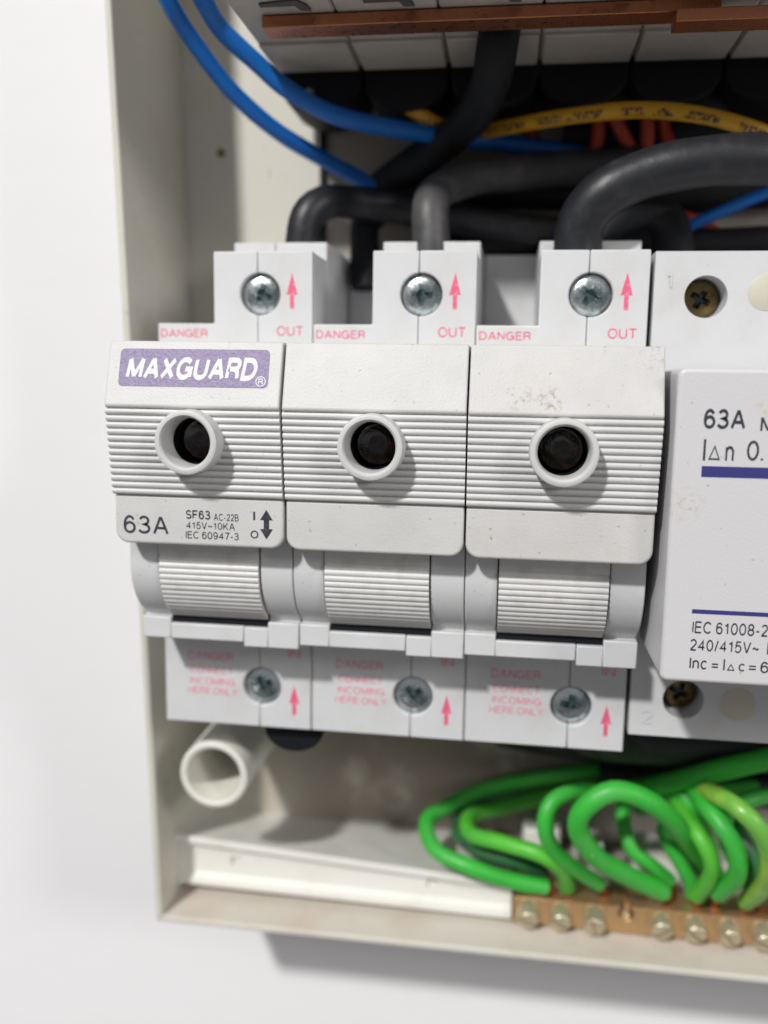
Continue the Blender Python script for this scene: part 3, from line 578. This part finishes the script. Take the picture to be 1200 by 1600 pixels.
# ---------------------------------------------------------------- cables and wires
PATHS = {
 'blue1': (1.5, [(-0.2, 2.0, 125.0), (1.0, 5.0, 120.3), (3.3, 10.0, 115.8), (8.2, 16.0, 109.3), (14.8, 22.0, 103.9), (22.0, 28.0, 100.3), (28.7, 33.0, 97.5), (38.4, 38.0, 93.2)]),
 'blue2': (1.6, [(4.7, 2.0, 124.8), (6.8, 6.0, 120.4), (8.5, 10.0, 117.3), (13.5, 14.0, 113.1), (18.5, 17.0, 109.3), (26.1, 20.0, 105.8), (34.8, 25.0, 104.8), (46.4, 30.0, 104.0), (58.5, 36.0, 103.9), (71.0, 38.0, 102.5), (83.5, 40.0, 100.1)]),
 'blue3': (1.1, [(88.2, 34.0, 85.8), (92.5, 32.0, 87.8), (98.7, 30.0, 90.4), (104.8, 28.0, 92.8), (112.7, 26.0, 95.6)]),
 'yellow1': (1.4, [(44.4, 40.0, 105.3), (48.5, 36.0, 105.4), (58.4, 28.0, 105.2), (69.7, 22.0, 105.1), (80.4, 19.0, 104.9), (91.1, 19.0, 103.7), (101.4, 22.0, 101.6), (111.3, 26.0, 98.8)]),
 'yellow2': (1.4, [(34.0, 30.0, 111.7), (39.2, 28.0, 108.9), (44.0, 29.0, 106.3), (49.9, 34.0, 105.0)]),
 'blackA': (3.35, [(56.2, 9.0, 115.7), (55.7, 9.0, 112.3), (55.3, 11.0, 110.0), (54.2, 15.0, 107.7), (51.0, 22.0, 105.0), (45.2, 31.0, 103.0), (38.7, 34.0, 99.4), (32.0, 37.0, 95.6), (27.6, 40.0, 91.2)]),
 'blackB': (3.1, [(21.2, 16.0, 75.7), (21.4, 16.0, 82.0), (22.3, 16.0, 87.0), (24.8, 18.0, 89.8), (28.5, 24.0, 91.1), (36.8, 30.0, 91.1), (49.2, 32.0, 89.0), (65.2, 33.0, 87.0), (78.7, 34.0, 86.1)]),
 'blackB2': (2.9, [(31.0, 30.0, 76.0), (30.5, 31.0, 83.5), (30.5, 32.0, 88.5), (33.6, 35.0, 92.1), (43.5, 38.0, 96.8), (56.2, 38.0, 98.5)]),
 'blackC': (3.3, [(45.4, 14.0, 75.5), (45.2, 14.0, 82.6), (44.8, 15.0, 88.2), (45.7, 20.0, 92.0), (50.5, 27.0, 95.6), (58.7, 31.0, 97.5), (70.8, 34.0, 98.9), (83.0, 36.0, 100.0)]),
 'blackD': (3.95, [(70.8, 10.0, 75.1), (70.2, 9.0, 81.7), (71.1, 8.0, 85.7), (74.7, 7.0, 89.2), (81.4, 7.0, 92.0), (90.3, 7.0, 93.5), (100.3, 8.0, 93.7), (109.7, 10.0, 92.8)]),
 'blackE': (3.6, [(74.3, 22.0, 78.6), (75.2, 22.0, 83.7), (77.9, 22.0, 86.6), (82.8, 22.0, 88.6), (86.2, 22.0, 86.9), (87.8, 22.0, 82.5), (88.5, 22.0, 76.4)]),
 'blackF': (3.2, [(46.5, 36.0, 84.1), (65.4, 36.0, 86.2), (83.8, 36.0, 84.5), (107.5, 36.0, 85.0), (119.0, 36.0, 84.9)]),
 'blackG': (3.4, [(48.5, 41.0, 96.2), (65.2, 41.0, 95.9), (84.0, 41.0, 94.5), (102.1, 41.0, 95.4), (119.7, 41.0, 96.4)]),
 'red1': (1.3, [(75.1, 38.0, 117.6), (76.5, 34.0, 110.6), (78.6, 34.0, 106.0), (81.7, 36.0, 101.8)]),
 'red2': (1.3, [(81.1, 38.0, 117.5), (83.0, 34.0, 110.4), (83.8, 34.0, 105.3), (83.8, 36.0, 101.7)]),
 'red3': (1.4, [(59.6, 40.0, 116.4), (60.4, 39.0, 112.5), (61.8, 41.0, 109.4), (62.9, 42.0, 105.4)]),
 'blackH': (3.6, [(60.6, 40.0, 114.0), (70.5, 38.0, 112.2), (82.4, 37.0, 112.5), (100.1, 37.0, 110.9), (117.1, 37.0, 111.6)]),
 'blackI': (3.4, [(68.5, 41.0, 106.9), (80.8, 40.5, 105.9), (95.3, 40.5, 106.8), (118.8, 40.5, 105.7)]),
 'g13': (1.7, [(112.6, 34.0, -23.5), (102.9, 30.0, -23.8), (96.0, 27.0, -25.9), (93.9, 26.0, -30.8), (96.8, 25.0, -36.2), (99.3, 25.0, -40.7), (99.8, 25.0, -43.4), (100.7, 27.0, -46.3)]),
 'g14': (1.7, [(120.0, 30.0, -22.3), (110.4, 22.0, -20.0), (104.2, 20.0, -21.7), (103.9, 21.0, -27.2), (106.2, 20.0, -33.1), (110.4, 21.0, -38.8), (112.3, 24.0, -42.9)]),
 'red5': (1.3, [(70.4, 38.0, 115.5), (74.0, 35.0, 109.8), (74.8, 35.0, 105.2), (73.9, 36.0, 100.7)]),
 'red6': (1.2, [(87.1, 38.0, 116.1), (86.5, 36.0, 110.4), (87.4, 36.0, 105.2), (90.1, 36.0, 100.5)]),
 'red4': (1.2, [(88.6, 38.0, 91.4), (93.9, 37.0, 89.4), (98.2, 37.0, 87.0), (103.4, 38.0, 83.5)]),
 'g1': (1.85, [(85.4, 42.0, -25.1), (71.6, 41.0, -27.5), (57.8, 38.0, -30.2), (49.1, 33.0, -32.4), (45.9, 27.0, -33.5), (48.4, 20.0, -35.2), (56.1, 17.0, -37.1), (63.7, 19.0, -40.2), (70.5, 21.0, -42.0), (73.2, 24.0, -45.0)]),
 'g2': (1.85, [(85.6, 42.0, -28.8), (74.5, 40.0, -31.0), (60.7, 36.0, -33.4), (55.0, 30.0, -33.1), (55.4, 22.0, -32.1), (62.1, 17.0, -31.3), (69.5, 15.0, -32.2), (73.5, 18.0, -36.7), (74.7, 22.0, -42.1), (75.4, 25.0, -46.2)]),
 'g3': (1.7, [(77.4, 43.0, -29.4), (63.4, 42.0, -32.1), (53.8, 37.0, -34.5), (51.6, 32.0, -37.0), (56.4, 25.0, -37.2), (63.6, 22.0, -37.3), (70.2, 24.0, -40.5), (72.0, 26.0, -44.8)]),
 'g4': (1.75, [(91.8, 38.0, -28.6), (83.8, 28.0, -24.1), (75.1, 17.0, -19.6), (70.4, 13.0, -20.4), (69.1, 12.0, -24.6), (71.3, 14.0, -30.1), (75.8, 17.0, -35.4), (80.8, 21.0, -40.3), (83.2, 25.0, -45.1)]),
 'g5': (2.2, [(105.4, 30.0, -41.7), (97.7, 20.0, -30.6), (91.8, 13.0, -21.8), (86.3, 9.0, -15.9), (80.5, 8.0, -14.8), (76.1, 8.0, -17.4), (74.9, 9.0, -22.9), (78.5, 12.0, -29.2), (85.4, 16.0, -35.2), (93.1, 21.0, -40.7), (95.9, 25.0, -45.5)]),
 'g6': (1.6, [(91.0, 34.0, -26.0), (86.2, 27.0, -25.1), (84.9, 23.0, -28.0), (86.8, 21.0, -32.1), (90.7, 21.0, -35.4), (94.7, 23.0, -39.4), (96.6, 26.0, -44.4)]),
 'g7': (1.7, [(90.6, 38.0, -31.9), (92.0, 32.0, -25.6), (95.1, 27.0, -22.7), (97.5, 24.0, -22.9), (100.6, 26.0, -28.8), (103.8, 30.0, -36.2)]),
 'g8': (2.0, [(77.3, 40.0, -32.2), (84.6, 34.0, -27.2), (92.1, 26.0, -20.9), (100.2, 20.0, -14.9), (109.8, 18.0, -10.6), (120.7, 18.0, -6.5)]),
 'g9': (1.75, [(95.4, 30.0, -23.7), (95.8, 20.0, -24.1), (97.8, 15.0, -25.6), (100.2, 14.0, -29.6), (100.4, 16.0, -34.6), (99.3, 20.0, -40.4), (100.9, 25.0, -45.8)]),
 'g10': (2.0, [(98.4, 30.0, -20.7), (98.5, 17.0, -19.2), (100.6, 12.0, -20.9), (103.3, 11.0, -25.7), (104.4, 13.0, -31.8), (102.8, 18.0, -38.2), (103.9, 25.0, -45.1)]),
 'g11': (2.0, [(98.7, 28.0, -22.5), (99.6, 14.0, -16.6), (102.6, 8.0, -15.8), (105.9, 7.0, -19.6), (108.5, 9.0, -26.0), (109.6, 14.0, -33.8), (108.5, 20.0, -40.6), (109.7, 26.0, -46.1)]),
 'g12': (1.7, [(105.2, 28.0, -26.7), (107.0, 20.0, -27.7), (109.0, 18.0, -31.0), (109.4, 19.0, -36.1), (111.4, 22.0, -41.1), (113.4, 26.0, -45.7)]),
}

CAB = {
 'blue1': ('blue_wire', 'blue', 'outer blue wire curving down the left side of the box', 'wire', 'blue wires'),
 'blue2': ('blue_wire', 'blue', 'inner blue wire passing under the upper breakers and behind the black cable', 'wire', 'blue wires'),
 'blue3': ('blue_wire', 'blue', 'thin blue wire rising behind the residual current breaker at the right', 'wire', 'blue wires'),
 'yellow1': ('yellow_wire', 'yellow', 'yellow wire with black print arching above the thick black cable', 'wire', 'yellow wires'),
 'yellow2': ('yellow_wire', 'yellow', 'short bit of yellow wire left of the descending black cable', 'wire', 'yellow wires'),
 'blackA': ('black_cable', 'dullcable', 'black cable coming down from the copper bar', 'cable', 'black power cables'),
 'blackB': ('black_cable', 'cable', 'black cable bending right out of the left fuse switch', 'cable', 'black power cables'),
 'blackB2': ('black_cable', 'dullcable', 'black cable rising in the gap between the left and middle fuse switches', 'cable', 'black power cables'),
 'blackC': ('black_cable', 'dustycable', 'dusty grey-streaked black cable out of the middle fuse switch', 'cable', 'black power cables'),
 'blackD': ('black_cable', 'cable', 'thickest black cable arching right from the scuffed fuse switch', 'cable', 'black power cables'),
 'blackE': ('black_cable', 'dullcable', 'black cable looping down into the residual current breaker', 'cable', 'black power cables'),
 'blackF': ('black_cable', 'dullcable', 'black cable lying level just above the fuse switch tops', 'cable', 'black power cables'),
 'blackG': ('black_cable', 'dullcable', 'black cable against the plate behind the thickest black cable', 'cable', 'black power cables'),
 'red1': ('red_wire', 'red', 'red wire behind the yellow wire, second from the left of four', 'wire', 'red wires'),
 'red2': ('red_wire', 'red', 'red wire behind the yellow wire, third from the left of four', 'wire', 'red wires'),
 'red3': ('red_wire', 'red', 'short red wire seen next to the descending black cable', 'wire', 'red wires'),
 'blackH': ('black_cable', 'dullcable', 'dull black cable directly under the right part of the upper breakers', 'cable', 'black power cables'),
 'blackI': ('black_cable', 'dullcable', 'dull black cable at the back, below the arch of the yellow wire', 'cable', 'black power cables'),
 'g13': ('earth_wire', 'green', 'green wire curled tight between the big round loop and the light green one', 'wire', 'green earth wires'),
 'g14': ('earth_wire', 'green', 'green wire showing inside the bend of the yellow-green one', 'wire', 'green earth wires'),
 'red5': ('red_wire', 'red', 'leftmost of the dim red wires crossing behind the yellow wire', 'wire', 'red wires'),
 'red6': ('red_wire', 'red', 'rightmost of the dim red wires crossing behind the yellow wire', 'wire', 'red wires'),
 'red4': ('red_wire', 'red', 'dark red wire low behind the thin blue wire', 'wire', 'red wires'),
 'g1': ('earth_wire', 'green', 'green earth wire forming the widest loop over the white channel', 'wire', 'green earth wires'),
 'g2': ('earth_wire', 'lime', 'light green earth wire making a hairpin inside the widest loop', 'wire', 'green earth wires'),
 'g3': ('earth_wire', 'darkgreen', 'grimy dark green earth wire nested in the left loop', 'wire', 'green earth wires'),
 'g4': ('earth_wire', 'green', 'green earth wire arching just left of the big round loop', 'wire', 'green earth wires'),
 'g5': ('earth_wire', 'green', 'thick green earth wire forming the big round loop in front', 'wire', 'green earth wires'),
 'g6': ('earth_wire', 'green', 'thin green earth wire seen through the big round loop', 'wire', 'green earth wires'),
 'g7': ('earth_wire', 'green', 'short green hump of wire right of the big round loop', 'wire', 'green earth wires'),
 'g8': ('earth_wire', 'green', 'thick green wire running off right above all the loops', 'wire', 'green earth wires'),
 'g9': ('earth_wire', 'lime', 'narrow light green wire bent to the bar right of the big loop', 'wire', 'green earth wires'),
 'g10': ('earth_wire', 'green', 'green wire between the narrow light green and yellow-green ones', 'wire', 'green earth wires'),
 'g11': ('earth_wire', 'yellowgreen', 'yellow-green faded earth wire bulging nearest the right edge', 'wire', 'green earth wires'),
 'g12': ('earth_wire', 'darkgreen', 'dark green wire half hidden behind the yellow-green one', 'wire', 'green earth wires'),
}
for k, (nm, m, lab, cat, grp) in CAB.items():
    r, pts = PATHS[k]; pts = [Vector(p) for p in pts]; tail = None
    if nm == 'earth_wire' and k not in ('g7', 'g8'):
        q = pts[-2].lerp(pts[-1], 0.02); tail = [q-(pts[-1]-pts[-2])*0.1, q.lerp(pts[-1], 0.5), pts[-1]+Vector((0, 0.4, -2.5))]; pts = pts[:-2]+[q]
        pts = [p+Vector((random.uniform(-1, 1), random.uniform(-1, 1), random.uniform(-1, 1)))*(0.35 if 0 < i < len(pts)-2 else 0) for i, p in enumerate(pts)]; r *= 0.88
    base = pts[-1].copy(); b = new(); tube(b, [p-base for p in pts], r, n=24, wob=0.015)
    o = obj(nm, b, M[m], loc=tuple(base), smooth=1.2); tag(o, lab, cat, grp)
    if tail:                                              # bare copper strands going into the bar
        b = new()
        for q in range(5):
            a = q*2*PI/5; dd = Vector((math.cos(a), math.sin(a)*0.6, 0))*r*0.42; tube(b, [p-base+dd*(1-0.3*i) for i, p in enumerate(tail)], r*0.34, n=8)
        obj('bare_end', b, M['copper'], o, smooth=1.2)
